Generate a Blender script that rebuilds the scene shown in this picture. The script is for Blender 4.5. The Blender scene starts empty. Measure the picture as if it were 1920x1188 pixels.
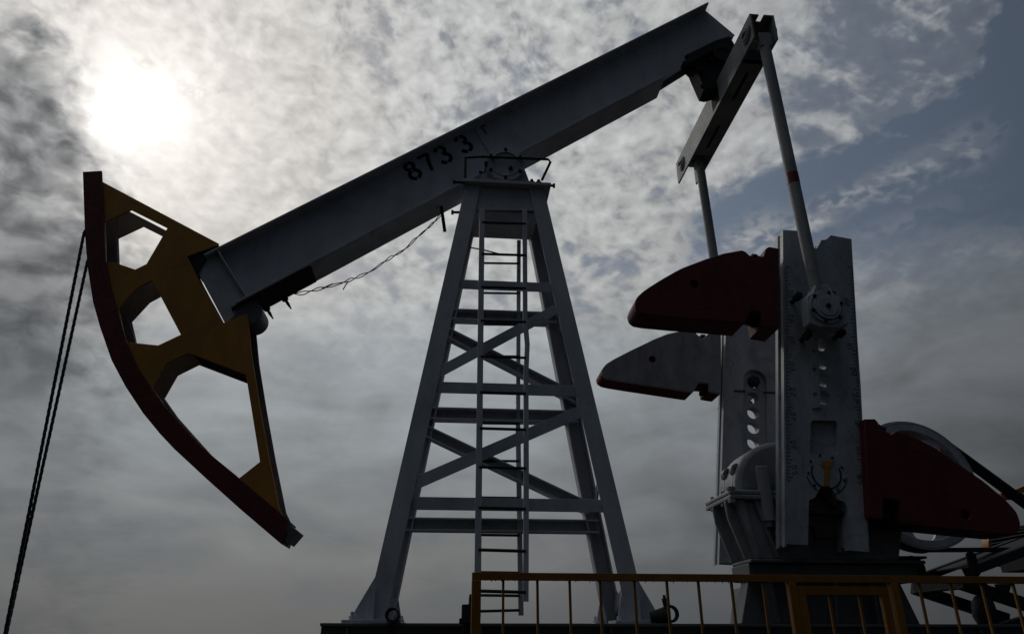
import bpy, bmesh, math, random
from mathutils import Vector, Matrix
from mathutils.geometry import tessellate_polygon
random.seed(7)
S = bpy.context.scene
COL = S.collection
rad = math.radians

# ------------------------------------------------------------------ camera
FPX, PITCH, YAW = 1371.0, rad(23.9), rad(5.0)      # focal length in pixels of the 1920 px wide photograph
EYE = Vector((0, 0, 1.0))
FW = Vector((math.sin(YAW)*math.cos(PITCH), math.cos(YAW)*math.cos(PITCH), math.sin(PITCH)))
RT = Vector((math.cos(YAW), -math.sin(YAW), 0))
UP = RT.cross(FW)
cd = bpy.data.cameras.new('camera'); cam = bpy.data.objects.new('camera', cd); COL.objects.link(cam)
cd.sensor_fit = 'HORIZONTAL'; cd.sensor_width = 36; cd.lens = 36*FPX/1920
cd.clip_start = 0.05; cd.clip_end = 20000
cam.matrix_world = Matrix((( RT.x, UP.x, -FW.x, EYE.x), (RT.y, UP.y, -FW.y, EYE.y), (RT.z, UP.z, -FW.z, EYE.z), (0, 0, 0, 1)))
S.camera = cam
S.view_settings.view_transform = 'Standard'; S.view_settings.look = 'None'
S.view_settings.exposure = 0; S.view_settings.gamma = 1

def at(x, y, Y):
    """point of the vertical plane Y (metres in front of the camera) seen at photograph pixel x, y"""
    d = FW + RT*((x-960)/FPX) + UP*((594-y)/FPX)
    return EYE + d*(Y/d.y)

# ------------------------------------------------------------------ sky
SUN_AZ, SUN_EL = rad(-27.9), rad(35.2)
sun_dir = Vector((math.sin(SUN_AZ)*math.cos(SUN_EL), math.cos(SUN_AZ)*math.cos(SUN_EL), math.sin(SUN_EL)))
W = bpy.data.worlds.new('World'); S.world = W; W.use_nodes = True
wt = W.node_tree; wt.nodes.clear()
class V:
    """a node socket with arithmetic"""
    def __init__(s, k): s.k = k
    def __add__(a, b): return mth('ADD', a, b)
    def __radd__(a, b): return mth('ADD', b, a)
    def __sub__(a, b): return mth('SUBTRACT', a, b)
    def __rsub__(a, b): return mth('SUBTRACT', b, a)
    def __mul__(a, b): return mth('MULTIPLY', a, b)
    def __rmul__(a, b): return mth('MULTIPLY', b, a)
    def __truediv__(a, b): return mth('DIVIDE', a, b)
    def __rtruediv__(a, b): return mth('DIVIDE', b, a)
def put(sock, v):
    if isinstance(v, V): wt.links.new(v.k, sock)
    else: sock.default_value = v
def mth(op, a, b=None, clamp=False):
    n = wt.nodes.new('ShaderNodeMath'); n.operation = op; n.use_clamp = clamp
    put(n.inputs[0], a)
    if b is not None: put(n.inputs[1], b)
    return V(n.outputs[0])
def ramp(v, a, b, lo=0.0, hi=1.0, kind='SMOOTHSTEP'):
    n = wt.nodes.new('ShaderNodeMapRange'); n.interpolation_type = kind; n.clamp = True
    put(n.inputs['Value'], v)
    for nm, q in (('From Min', a), ('From Max', b), ('To Min', lo), ('To Max', hi)): put(n.inputs[nm], q)
    return V(n.outputs[0])
def curve(v, pts):
    lo, hi = pts[0][0], pts[-1][0]
    m = max(p[1] for p in pts)
    n = wt.nodes.new('ShaderNodeFloatCurve'); c = n.mapping.curves[0]
    q = [((x-lo)/(hi-lo), y/m) for x, y in pts]
    c.points[0].location = q[0]; c.points[1].location = q[-1]
    for p in q[1:-1]: c.points.new(*p)
    n.mapping.update()
    put(n.inputs['Value'], ramp(v, lo, hi, 0, 1, 'LINEAR'))
    return V(n.outputs[0])*m
def vec(x, y, z):
    n = wt.nodes.new('ShaderNodeCombineXYZ')
    put(n.inputs[0], x); put(n.inputs[1], y); put(n.inputs[2], z); return V(n.outputs[0])
def noise(v, scale, detail=5, rough=.5, dist=0.0, lac=2.0):
    n = wt.nodes.new('ShaderNodeTexNoise'); n.noise_dimensions = '3D'
    put(n.inputs['Vector'], v)
    for nm, q in (('Scale', scale), ('Detail', detail), ('Roughness', rough), ('Distortion', dist), ('Lacunarity', lac)): n.inputs[nm].default_value = q
    return V(n.outputs['Fac'])
def colmix(f, a, b):
    n = wt.nodes.new('ShaderNodeMix'); n.data_type = 'RGBA'; n.clamp_factor = True
    put(n.inputs[0], f)
    for s, c in ((n.inputs[6], a), (n.inputs[7], b)):
        if isinstance(c, V): wt.links.new(c.k, s)
        else: s.default_value = (*c, 1)
    return V(n.outputs[2])
def colscale(c, f):
    n = wt.nodes.new('ShaderNodeVectorMath'); n.operation = 'SCALE'
    if isinstance(c, V): wt.links.new(c.k, n.inputs[0])
    else: n.inputs[0].default_value = c
    put(n.inputs['Scale'], f); return V(n.outputs[0])
def coladd(a, b):
    n = wt.nodes.new('ShaderNodeVectorMath'); n.operation = 'ADD'
    wt.links.new(a.k, n.inputs[0]); wt.links.new(b.k, n.inputs[1]); return V(n.outputs[0])
def gauss2(az, el, a0, e0, ra, re, rot=0):
    c, s = math.cos(rad(rot)), math.sin(rad(rot))
    du, dv = az-a0, el-e0
    u = (du*c + dv*s)/ra; v = (dv*c - du*s)/re
    return mth('EXPONENT', (u*u + v*v)*-1.0)

tc = wt.nodes.new('ShaderNodeTexCoord')
nr = wt.nodes.new('ShaderNodeVectorMath'); nr.operation = 'NORMALIZE'; wt.links.new(tc.outputs['Generated'], nr.inputs[0])
sp = wt.nodes.new('ShaderNodeSeparateXYZ'); wt.links.new(nr.outputs[0], sp.inputs[0])
dx, dy, dz = V(sp.outputs[0]), V(sp.outputs[1]), V(sp.outputs[2])
dt = wt.nodes.new('ShaderNodeVectorMath'); dt.operation = 'DOT_PRODUCT'; wt.links.new(nr.outputs[0], dt.inputs[0]); dt.inputs[1].default_value = sun_dir
DEG = 180/math.pi
theta = mth('ARCCOSINE', mth('MINIMUM', V(dt.outputs['Value']), 1.0))*DEG      # degrees from the sun
az = mth('ARCTAN2', dx, dy)*DEG; el = mth('ARCSINE', dz)*DEG
zz = mth('MAXIMUM', dz, 0.0) + 0.10
px, py = dx/zz, dy/zz                                                          # a flat cloud layer overhead
layer = vec(px, py, 0.3)
streak = vec(az*0.045, el*0.16, 1.7)                                            # layers of haze near the horizon
n_big = noise(layer, 1.9, 6, .55, .4)
n_mid = noise(layer, 5.5, 6, .58, .5)
ux = az*.82
ca, sa = math.cos(rad(-38)), math.sin(rad(-38))
ru, rv = ux*ca + el*sa, el*ca - ux*sa                                           # along and across the rows of small clouds
warp = (noise(vec(ux/7.0, el/7.0, 9.1), 1.0, 3, .5) - .5)*5.0
n_cell = noise(vec(ux/1.9 + warp*.3, el/1.45 + warp*.25, 2.0), 1.0, 3, .48, .3)
n_puff = noise(vec(ux/1.0 + warp*.5, el/.8 + warp*.3, 6.0), 1.0, 3, .45, .25)
n_hole = noise(vec(ru/5.2 + warp*.1, rv/2.3 + warp*.1, 3.3), 1.0, 4, .55, .4)
n_wide = noise(vec(ux/9.0, el/6.0, 5.5), 1.0, 4, .55, .4)
n_str = noise(vec(az/15.0, el/4.4, 1.7), 1.0, 5, .55, .5)
n_str2 = noise(vec(az/6.5, el/3.4, 4.2), 1.0, 4, .48, .6)
wob = (n_mid - .5)*9.0
# brightness of lit cloud: by the angle from the sun and the height over the horizon
phase = curve(theta, [(0, .62), (6, .60), (12, .55), (18, .50), (28, .46), (36, .42), (44, .36), (50, .30), (60, .225), (75, .12), (100, .06), (180, .04)])
elev = curve(el, [(0, .33), (5, .41), (10, .50), (15, .61), (20, .73), (28, .96), (38, 1.02), (90, .9)])
lum = phase*elev
hi = ramp(el, 17, 28)                                                          # 1 = the broken cloud layer, 0 = low haze
tex_hi = (n_cell - .5)*1.45 + (n_puff - .5)*1.15 + (n_wide - .5)*.45 + (n_hole - .5)*.8
tex_lo = (n_str - .5)*1.5 + (n_str2 - .5)*1.1 + (n_puff - .5)*.25*ramp(el, 8, 18)
soft = ramp(el, 0, 9, .12, 1)
lum = lum*(1.0 + tex_hi*hi*ramp(theta, 12, 24, .55, .62) + tex_lo*(1.0 - hi)*soft*.58)
lum = lum + ramp(el, 48, 68)*.80                                               # brightness added overhead, out of view, to light the machine from above
# heavier cloud left of the sun
edge = curve(el, [(10, 27), (18, 25.5), (24, 24.8), (27, 24.2), (30, 22.4), (33, 20.2), (36, 17.2), (40, 14.0)]) - 50.0
rag = (n_cell - .5)*6.0 + (n_wide - .5)*10.0 + (n_mid - .5)*6.0 + (n_puff - .5)*4.0
dark_l = ramp(edge - (az + rag), -2.2, 5.0)*ramp(el + rag*.35, 39.5, 35.5, .5, 1)*ramp(el + (n_str - .5)*10, 9, 20, .25, 1)
dark_l = dark_l*ramp(n_cell*.5 + n_str2*.5, .36, .62, 1.0, .62)
lum = lum*(1.0 - dark_l*.74)
warm = colmix(ramp(el, 2, 26), (1.0, 1.0, .972), (.985, 1.0, 1.0))
cool = ramp(el, 0, 15)*ramp(el, 27, 19)
warm = colmix(cool*.9, warm, (.915, 1.0, 1.055))
warm = colmix(ramp(theta, 6, 24), (1.05, 1.0, .94), warm)
warm = colmix(ramp(theta, 36, 60)*.8, warm, (.93, 1.0, 1.09))
warm = colmix(dark_l*.8, warm, (.94, 1.0, 1.07))
warm = colmix(ramp(tex_lo*(1.0 - hi), .0, -.22)*.6, warm, (.93, 1.0, 1.06))
cloud = colscale(warm, lum)
# open sky between the clouds
sk = wt.nodes.new('ShaderNodeTexSky'); sk.sky_type = 'NISHITA'; sk.sun_disc = False
sk.sun_elevation = SUN_EL; sk.sun_rotation = SUN_AZ; sk.air_density = 1.0; sk.dust_density = 2.0; sk.altitude = 100
blue = colscale(V(sk.outputs[0]), curve(theta, [(0, .030), (30, .042), (50, .044), (60, .037), (75, .030), (100, .013), (180, .010)]))
grey = colscale((.82, 1.0, 1.22), curve(theta, [(0, .30), (20, .24), (30, .24), (50, .135), (60, .105), (75, .085), (100, .040), (180, .030)]))
blue = colmix(.45, blue, grey)
# where the layer is open
tear = (n_cell - .5)*7.0 + (n_puff - .5)*5.0 + (n_wide - .5)*4.0
azw, elw = az + tear, el + tear*.42
top = curve(az, [(19, 29.5), (21, 31.2), (23, 32.2), (28, 33.5), (35, 34.2), (41, 35.0), (45, 37), (50, 46), (60, 85)])
bot = curve(az, [(19, 27.6), (22, 27.0), (30, 26.2), (36, 25.6), (46, 24.2), (70, 18)])
gap = ramp(elw, bot - 1.9, bot + 1.6)*(1.0 - ramp(elw, top - 1.2, top + .9))*ramp(azw, 18.6, 22.2)
t_st = (az - 32.0)/11.5
st_el = 29.9 + t_st*1.1
wd = (elw - st_el)/ramp(az, 31, 40, .55, 1.0)
wisp = mth('EXPONENT', (wd*wd)*-1.0)*ramp(az + tear, 29.5, 32.5)*ramp(az + tear, 45.5, 41.5)
wisp = wisp + gauss2(azw, elw, 26.3, 28.6, 2.7, 1.3, 14)*.95 + gauss2(azw, elw, 31.0, 29.0, 2.6, .8, 10)*.8 + gauss2(azw, elw, 36, 27.4, 5, .7, 4)*.3
wisp = mth('MINIMUM', wisp*ramp(n_puff*.5 + n_cell*.5, .36, .56), 1.0)
thr = .40 + ramp(az + tear*1.5, 25, 42)*.155 + ramp(theta, 20, 8)*-.02
holes = ramp(n_hole*.52 + n_cell*.30 + n_puff*.18, thr + .10, thr - .05)*hi*.8
open_ = mth('MINIMUM', mth('MAXIMUM', gap*(1.0 - wisp*.85), holes*(1.0 - dark_l)), 1.0)
behind = ramp(theta, 66, 100)*.75*ramp(el, 66, 46)
open_ = mth('MAXIMUM', open_, behind)
sky = colmix(open_, cloud, blue)
# the sun itself burning through thin cloud
tw = theta + (n_cell - .5)*6.5 + (n_hole - .5)*9.0 + (n_wide - .5)*2.5 + (n_puff - .5)*3.5 + .4
t2 = tw/2.4; t3 = tw/7.6; t4 = theta/1.3
glow = mth('EXPONENT', (t4*t4)*-1.0)*2.0 + mth('EXPONENT', (t2*t2)*-1.0)*.72 + mth('EXPONENT', (t3*t3)*-1.0)*.30 + mth('EXPONENT', theta/-12.0)*.07
glow = glow*(1.0 - dark_l*.93)*(1.0 + tex_hi*.55)
blot = gauss2(azw, elw, -28.6, 37.6, 1.5, .6, 15)*.55 + gauss2(azw, elw, -24.4, 37.2, 1.2, .5, -20)*.35
sky = coladd(sky, colscale((1.04, 1.0, .95), glow))
sky = colmix(mth('MINIMUM', blot, .8), sky, colscale(sky, .66))
bg = wt.nodes.new('ShaderNodeBackground'); wt.links.new(sky.k, bg.inputs[0]); bg.inputs[1].default_value = 1.0
wo = wt.nodes.new('ShaderNodeOutputWorld'); wt.links.new(bg.outputs[0], wo.inputs[0])
# ------------------------------------------------------------------ sun (veiled by cloud)
sd = bpy.data.lights.new('sun', 'SUN'); sd.energy = 0.55; sd.angle = rad(11); sd.color = (1, .95, .87)
so = bpy.data.objects.new('sun', sd); COL.objects.link(so)
so.rotation_euler = sun_dir.to_track_quat('Z', 'Y').to_euler(); so.location = (-20, 30, 30)

# ------------------------------------------------------------------ materials
def paint(name, c, c2=None, rough=.5, rust=.12, metal=0.0, bump=.3, scale=3.0, spec=.35):
    m = bpy.data.materials.new(name); m.use_nodes = True
    t = m.node_tree; p = t.nodes['Principled BSDF']; L = t.links.new
    co = t.nodes.new('ShaderNodeTexCoord')
    mp = t.nodes.new('ShaderNodeMapping'); mp.inputs['Scale'].default_value = (1, 1, .25); L(co.outputs['Object'], mp.inputs[0])
    n1 = t.nodes.new('ShaderNodeTexNoise'); n1.inputs['Scale'].default_value = scale; n1.inputs['Detail'].default_value = 8; n1.inputs['Roughness'].default_value = .65; L(mp.outputs[0], n1.inputs[0])
    n2 = t.nodes.new('ShaderNodeTexNoise'); n2.inputs['Scale'].default_value = scale*6; n2.inputs['Detail'].default_value = 6; n2.inputs['Roughness'].default_value = .7; L(co.outputs['Object'], n2.inputs[0])
    r1 = t.nodes.new('ShaderNodeMapRange'); r1.inputs[1].default_value = .35; r1.inputs[2].default_value = .68; L(n1.outputs[0], r1.inputs[0])
    mx = t.nodes.new('ShaderNodeMix'); mx.data_type = 'RGBA'
    mx.inputs[6].default_value = (*c, 1); mx.inputs[7].default_value = (*(c2 or [k*.72 for k in c]), 1); L(r1.outputs[0], mx.inputs[0])
    r2 = t.nodes.new('ShaderNodeMapRange'); r2.inputs[1].default_value = .60; r2.inputs[2].default_value = .70; r2.inputs[4].default_value = rust*4; L(n2.outputs[0], r2.inputs[0])
    n3 = t.nodes.new('ShaderNodeTexNoise'); n3.inputs['Scale'].default_value = scale*.55; n3.inputs['Detail'].default_value = 9; n3.inputs['Roughness'].default_value = .72; n3.inputs['Distortion'].default_value = .6; L(co.outputs['Object'], n3.inputs[0])
    r3 = t.nodes.new('ShaderNodeMapRange'); r3.inputs[1].default_value = .50; r3.inputs[2].default_value = .72; r3.inputs[4].default_value = min(1, rust*4.5); L(n3.outputs[0], r3.inputs[0])
    m3 = t.nodes.new('ShaderNodeMix'); m3.data_type = 'RGBA'; m3.inputs[7].default_value = (*[k*.38+.006 for k in c], 1); L(r3.outputs[0], m3.inputs[0]); L(mx.outputs[2], m3.inputs[6])
    m2 = t.nodes.new('ShaderNodeMix'); m2.data_type = 'RGBA'; m2.inputs[7].default_value = (.07, .04, .025, 1)
    L(m3.outputs[2], m2.inputs[6]); L(r2.outputs[0], m2.inputs[0]); L(m2.outputs[2], p.inputs['Base Color'])
    rr = t.nodes.new('ShaderNodeMapRange'); rr.inputs[3].default_value = rough-.1; rr.inputs[4].default_value = min(1, rough+.2); L(n2.outputs[0], rr.inputs[0]); L(rr.outputs[0], p.inputs['Roughness'])
    p.inputs['Metallic'].default_value = metal; p.inputs['Specular IOR Level'].default_value = spec
    b = t.nodes.new('ShaderNodeBump'); b.inputs['Strength'].default_value = bump; b.inputs['Distance'].default_value = .01; L(n2.outputs[0], b.inputs['Height']); L(b.outputs[0], p.inputs['Normal'])
    return m
GREY = paint('grey_paint', (.52, .545, .60), (.40, .42, .47))
SILVER = paint('silver_paint', (.40, .41, .42), (.25, .26, .27), rough=.6, rust=.16, spec=.2)
CRANKM = paint('crank_paint', (.45, .475, .52), (.30, .32, .35), rust=.2, scale=4)
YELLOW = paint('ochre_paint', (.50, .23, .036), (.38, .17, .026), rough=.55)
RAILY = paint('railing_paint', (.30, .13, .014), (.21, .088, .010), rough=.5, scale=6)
RED = paint('dark_red_paint', (.145, .022, .026), (.095, .014, .017), rough=.6, rust=.2, bump=.7, scale=4)
DARK = paint('dark_steel', (.05, .052, .056), rough=.8, spec=.1)
BLACK = paint('black_lettering', (.010, .010, .011), (.035, .036, .04), rough=.7, rust=.1, scale=9)
FADED = paint('faded_scale_paint', (.085, .088, .095), (.16, .17, .185), rough=.7, rust=.05, scale=14)
RUBBER = paint('belt_rubber', (.022, .022, .023), rough=.75, rust=0)
ROPE = paint('greasy_wire_rope', (.035, .034, .034), rough=.5, rust=.1, metal=.3, scale=30)
GEARM = paint('worn_grey_casting', (.33, .345, .365), (.22, .23, .245), rust=.15, bump=.4, scale=4)
PED = paint('oily_steel', (.13, .138, .15), (.08, .085, .09), rough=.55, rust=.2, bump=.3)
CONC = paint('concrete', (.30, .29, .27), rough=.9, rust=.05, scale=5)
RED2 = paint('red_stripe', (.17, .02, .024), rust=.05)
CAST = paint('cast_grey', (.17, .178, .19), (.10, .107, .115), rust=.2, bump=.4, scale=5)

# ------------------------------------------------------------------ helpers
def tag(o, label=None, cat=None, group=None, kind=None):
    for k, v in (('label', label), ('category', cat), ('group', group), ('kind', kind)):
        if v: o[k] = v
    return o
def thing(name, loc, label, cat, group=None):
    o = bpy.data.objects.new(name, None); o.location = loc; o.empty_display_size = .3; COL.objects.link(o)
    return tag(o, label, cat, group)
def base(o):
    b = Vector((0, 0, 0))
    while o is not None: b = b + o.location; o = o.parent
    return b
class MB:
    def __init__(s): s.v = []; s.f = []; s.marks = []
    def next(s):
        """what follows is another piece of the same kind"""
        s.marks.append((len(s.v), len(s.f))); return s
    def add(s, vs, fs):
        k = len(s.v); s.v += [Vector(v) for v in vs]; s.f += [tuple(i+k for i in f) for f in fs]; return s
    def box(s, a, b):
        (x0, y0, z0), (x1, y1, z1) = a, b
        return s.add([(x, y, z) for x in (x0, x1) for y in (y0, y1) for z in (z0, z1)],
                     [(0, 1, 3, 2), (4, 6, 7, 5), (0, 4, 5, 1), (2, 3, 7, 6), (0, 2, 6, 4), (1, 5, 7, 3)])
    def bar(s, p, q, w, d, side=Vector((0, 1, 0)), ow=0, od=0):
        """rectangular bar p->q; d is its depth along `side`, w the width across"""
        p, q = Vector(p), Vector(q); ax = (q-p).normalized(); sd_ = (side - ax*side.dot(ax)).normalized(); up = ax.cross(sd_)
        vs = [e + up*(ow+i*w/2) + sd_*(od+j*d/2) for e in (p, q) for i in (-1, 1) for j in (-1, 1)]
        return s.add(vs, [(0, 1, 3, 2), (4, 6, 7, 5), (0, 4, 5, 1), (2, 3, 7, 6), (0, 2, 6, 4), (1, 5, 7, 3)])
    def tube(s, pts, r, n=10, cap=True):
        pts = [Vector(p) for p in pts]; k0 = len(s.v); m = len(pts)
        rs = r if isinstance(r, (list, tuple)) else [r]*m
        ref = None
        for i, p in enumerate(pts):
            t = (pts[min(i+1, m-1)] - pts[max(i-1, 0)]).normalized()
            if ref is None: ref = t.orthogonal().normalized()
            ref = (ref - t*ref.dot(t)).normalized(); b = t.cross(ref)
            s.v += [p + (ref*math.cos(2*math.pi*j/n) + b*math.sin(2*math.pi*j/n))*rs[i] for j in range(n)]
        for i in range(m-1):
            for j in range(n):
                a = k0+i*n+j; b_ = k0+i*n+(j+1) % n
                s.f.append((a, b_, b_+n, a+n))
        if cap: s.f.append(tuple(k0+j for j in range(n-1, -1, -1))); s.f.append(tuple(k0+(m-1)*n+j for j in range(n)))
        return s
    def prism(s, loops, y0, y1):
        """loops of (x, z) in metres, the first the outline, the others holes, extruded from y0 to y1"""
        L = [[Vector((a, b, 0)) for a, b in lp] for lp in loops]
        tri = tessellate_polygon(L); flat = [v for lp in L for v in lp]; n = len(flat); k = len(s.v)
        s.v += [Vector((v.x, y0, v.y)) for v in flat] + [Vector((v.x, y1, v.y)) for v in flat]
        for t in tri: s.f.append(tuple(k+i for i in t)); s.f.append(tuple(k+n+i for i in reversed(t)))
        o = 0
        for lp in L:
            m = len(lp)
            for i in range(m): a, b = k+o+i, k+o+(i+1) % m; s.f.append((a, b, b+n, a+n))
            o += m
        return s
    def ring(s, c, r0, r1, y0, y1, n=40, a0=0, a1=360):
        """flat ring (or arc) round an axis along Y at c = (x, z)"""
        full = abs(a1-a0) >= 360; m = n if full else n+1; k = len(s.v)
        for i in range(m):
            a = rad(a0+(a1-a0)*i/n); ca, sa = math.cos(a), math.sin(a)
            for r, y in ((r0, y0), (r1, y0), (r1, y1), (r0, y1)): s.v.append(Vector((c[0]+r*ca, y, c[1]+r*sa)))
        for i in range(n):
            a = k+i*4; b = k+((i+1) % m)*4
            for j in range(4): s.f.append((a+j, a+(j+1) % 4, b+(j+1) % 4, b+j))
        if not full: s.f.append((k, k+1, k+2, k+3)); e = k+n*4; s.f.append((e+3, e+2, e+1, e))
        return s
    def cyl(s, c, r, y0, y1, n=28):
        return s.tube([(c[0], y0, c[1]), (c[0], y1, c[1])], r, n)
    def build(s, name, mat, parent=None, bevel=0.0, smooth=35):
        if s.marks:
            ends = s.marks[1:]+[(len(s.v), len(s.f))]; o = None
            for (a, c), (b, d) in zip(s.marks, ends):
                if b > a:
                    k = MB(); k.v = s.v[a:b]; k.f = [tuple(i-a for i in f) for f in s.f[c:d]]; o = k.build(name, mat, parent, bevel, smooth)
            return o
        off = base(parent) if parent is not None else Vector((0, 0, 0))
        me = bpy.data.meshes.new(name); me.from_pydata([tuple(v-off) for v in s.v], [], s.f); me.validate()
        bm = bmesh.new(); bm.from_mesh(me); bmesh.ops.dissolve_limit(bm, angle_limit=rad(.4), use_dissolve_boundaries=False, verts=bm.verts, edges=bm.edges); bmesh.ops.recalc_face_normals(bm, faces=bm.faces); bm.to_mesh(me); bm.free()
        me.materials.append(mat)
        for p in me.polygons: p.use_smooth = True
        me.set_sharp_from_angle(angle=rad(smooth))
        o = bpy.data.objects.new(name, me); COL.objects.link(o)
        if parent is not None: o.parent = parent
        if bevel:
            b = o.modifiers.new('bevel', 'BEVEL'); b.width = bevel; b.segments = 2; b.limit_method = 'ANGLE'; b.angle_limit = rad(40); b.harden_normals = False
        return o
def loop(pts, Y): return [(p.x, p.z) for p in (at(x, y, Y) for x, y in pts)]
def circ(c, r, n=20): return [(c[0]+r*math.cos(2*math.pi*i/n), c[1]+r*math.sin(2*math.pi*i/n)) for i in range(n)]
def dup(o, dv, parent):
    """copy a part with its sub-parts, shifted by dv"""
    c = o.copy(); COL.objects.link(c); c.parent = parent; c.location = o.location + Vector(dv)
    for ch in list(o.children):
        k = ch.copy(); COL.objects.link(k); k.parent = c
    return c
def xz(p): return (p.x, p.z)
def nut(m, c, y, r=.035, h=.04, s=1):
    """hexagon nut on a bolt end, axis along Y, standing out of the plane y towards the viewer (s=1) or away"""
    m.tube([(c[0], y, c[1]), (c[0], y-h*s, c[1])], r, 6); m.tube([(c[0], y, c[1]), (c[0], y-h*1.8*s, c[1])], r*.5, 8)

# ------------------------------------------------------------------ ground
g = bmesh.new(); bmesh.ops.create_grid(g, x_segments=60, y_segments=60, size=4000)
me = bpy.data.meshes.new('ground'); g.to_mesh(me); g.free()
gm = paint('dry_earth', (.016, .0145, .011), (.012, .013, .008), rough=.95, rust=0, bump=.5, scale=.6, spec=0.0)
me.materials.append(gm); go = bpy.data.objects.new('ground', me); COL.objects.link(go); tag(go, kind='structure')

# ================================================================== THE PUMP JACK
PJ = thing('pump_jack', (0.7, 8.65, 0), 'grey oil pump jack with ochre and dark red horse head, numbered 8733', 'pump jack')
YF, YB = 8.45, 8.95                                  # front and back faces of the beam and head
# ---- foundation frame: two long beams on concrete footings
zt = at(960, 1167.5, 7.8).z
xl = at(600, 1170, 7.8).x
def ibeam_x(m, x0, x1, y0, y1, z0, z1, tf=.03, tw=.025):
    yc = (y0+y1)/2
    m.box((x0, y0, z0), (x1, y1, z0+tf)); m.box((x0, y0, z1-tf), (x1, y1, z1)); m.box((x0, yc-tw/2, z0+tf), (x1, yc+tw/2, z1-tf))
    return m
m = MB()
m.box((xl, 7.8, zt-.45), (9.6, 8.22, zt-.42)); m.box((xl, 7.8, zt-.03), (9.6, 8.22, zt)); m.box((xl+.004, 7.86, zt-.42), (9.6, 7.885, zt-.03))
for i in range(9): m.box((xl+.25+i*1.3, 7.81, zt-.42), (xl+.27+i*1.3, 7.86, zt-.03))
m.build('foundation_beam', PED, PJ, .004)
m = ibeam_x(MB(), xl, 9.6, 9.15, 9.55, zt-.45, zt); m.build('foundation_beam', PED, PJ, .004)
m = MB()
for x in (xl+.1, 1.6, 4.0, 6.6, 9.0): m.next(); m.bar((x+.08, 8.22, zt-.22), (x+.08, 9.15, zt-.22), .2, .3, Vector((0, 0, 1)))
m.build('cross_member', DARK, PJ)
m = MB()
for x in (-.6, 2.0, 4.6, 8.2): m.next(); m.box((x-.45, 7.55, -.05), (x+.45, 9.8, zt-.452))
m.build('footing', CONC, PJ, .02)

# ---- samson post (the tower)
sp_m = MB()
pt_f = [at(873, 346, 8.28), at(1018, 346, 8.28)]     # top corners, front face
YT = 8.28; YBt = 8.98; Yb0 = 8.0; Yb1 = 9.3
def front_y(z):                                       # the sloping front face
    return Yb0 + (YT-Yb0)*(z-zt)/(pt_f[0].z-zt)
def rear_y(z): return Yb1 + (YBt-Yb1)*(z-zt)/(pt_f[0].z-zt)
def onface(x, y, fn):
    Y = 8.2
    for _ in range(8): Y = fn(at(x, y, Y).z)
    return at(x, y, Y)
zt2 = zt + .03
SPO = MB()
fl0 = onface(699, 1100, front_y); fl1 = onface(873, 346, front_y)
fr0 = onface(1200, 1100, front_y); fr1 = onface(1018, 346, front_y)
def ext(a, b, z): t = (z-a.z)/(b.z-a.z); return a + (b-a)*t
def leg(outer_lo, outer_hi, sx, fn, sy, w=.205, th=.022):
    """angle-iron leg: a plate in the face and a plate going back from its outer edge"""
    m = MB(); lo = ext(outer_lo, outer_hi, zt2); hi = outer_hi
    vs = []
    for p in (lo, hi):
        y = fn(p.z)
        vs.append([Vector((p.x+sx*a, y+sy*b, p.z)) for a, b in ((0, 0), (w, 0), (w, th), (th, th), (th, w*.62), (0, w*.62))])
    v = vs[0]+vs[1]
    m.add(v, [tuple(range(6)), tuple(range(11, 5, -1))] + [(i, (i+1) % 6, (i+1) % 6+6, i+6) for i in range(6)])
    return m
# neck box: front panel and top plate, with the dark inside below it
TOPZ = fl1.z
def face_poly(m, pix, fn, th, sy):
    pts = [onface(x, y, fn) for x, y in pix]; n = len(pts)
    v = [Vector(p) for p in pts] + [Vector((p.x, p.y+sy*th, p.z)) for p in pts]
    m.add(v, [tuple(range(n)), tuple(range(2*n-1, n-1, -1))] + [(i, (i+1) % n, (i+1) % n+n, i+n) for i in range(n)])
# rear outline mirrors the front one about the post centre
xc = (fl1.x+fr1.x)/2
neck = MB()
face_poly(neck, [(896, 347), (992, 347), (1002, 395), (886, 393)], lambda z: front_y(z)+.03, .02, 1)
zs = onface(940, 395, front_y).z; ws = (onface(1002, 395, front_y).x-onface(886, 393, front_y).x)/2 + .04
neck.box((xc-ws, front_y(zs)+.052, zs), (xc+ws, rear_y(zs)-.03, zs+.02))
neck.box((xc-ws, rear_y(zs)-.029, zs), (xc+ws, rear_y(zs)-.01, TOPZ-.002))
post = neck.build('samson_post', GREY, PJ, .004)
leg(fl0, fl1, 1, front_y, 1).build('leg', GREY, post, .004)
leg(fr0, fr1, -1, front_y, 1).build('leg', GREY, post, .004)
def rear_leg(lo, hi, sx, w=.205, th=.02, d=.17):  # channel section: side flanges added to shade the plate between them
    m = MB(); a = ext(lo, hi, zt2); vs = []
    for p in (a, hi):
        y = rear_y(p.z)
        vs += [Vector((p.x+sx*u, y-v, p.z)) for u, v in ((0, 0), (w, 0), (w, d), (w-th, d), (w-th, th), (th, th), (th, d), (0, d))]
    return m.add(vs, [tuple(range(8)), tuple(range(15, 7, -1))] + [(i, (i+1) % 8, (i+1) % 8+8, i+8) for i in range(8)])
rear_leg(fl0, fl1, 1).build('leg', GREY, post, .004)
rear_leg(fr0, fr1, -1).build('leg', GREY, post, .004)
def legx(p0, p1, z): return ext(p0, p1, z).x
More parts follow.
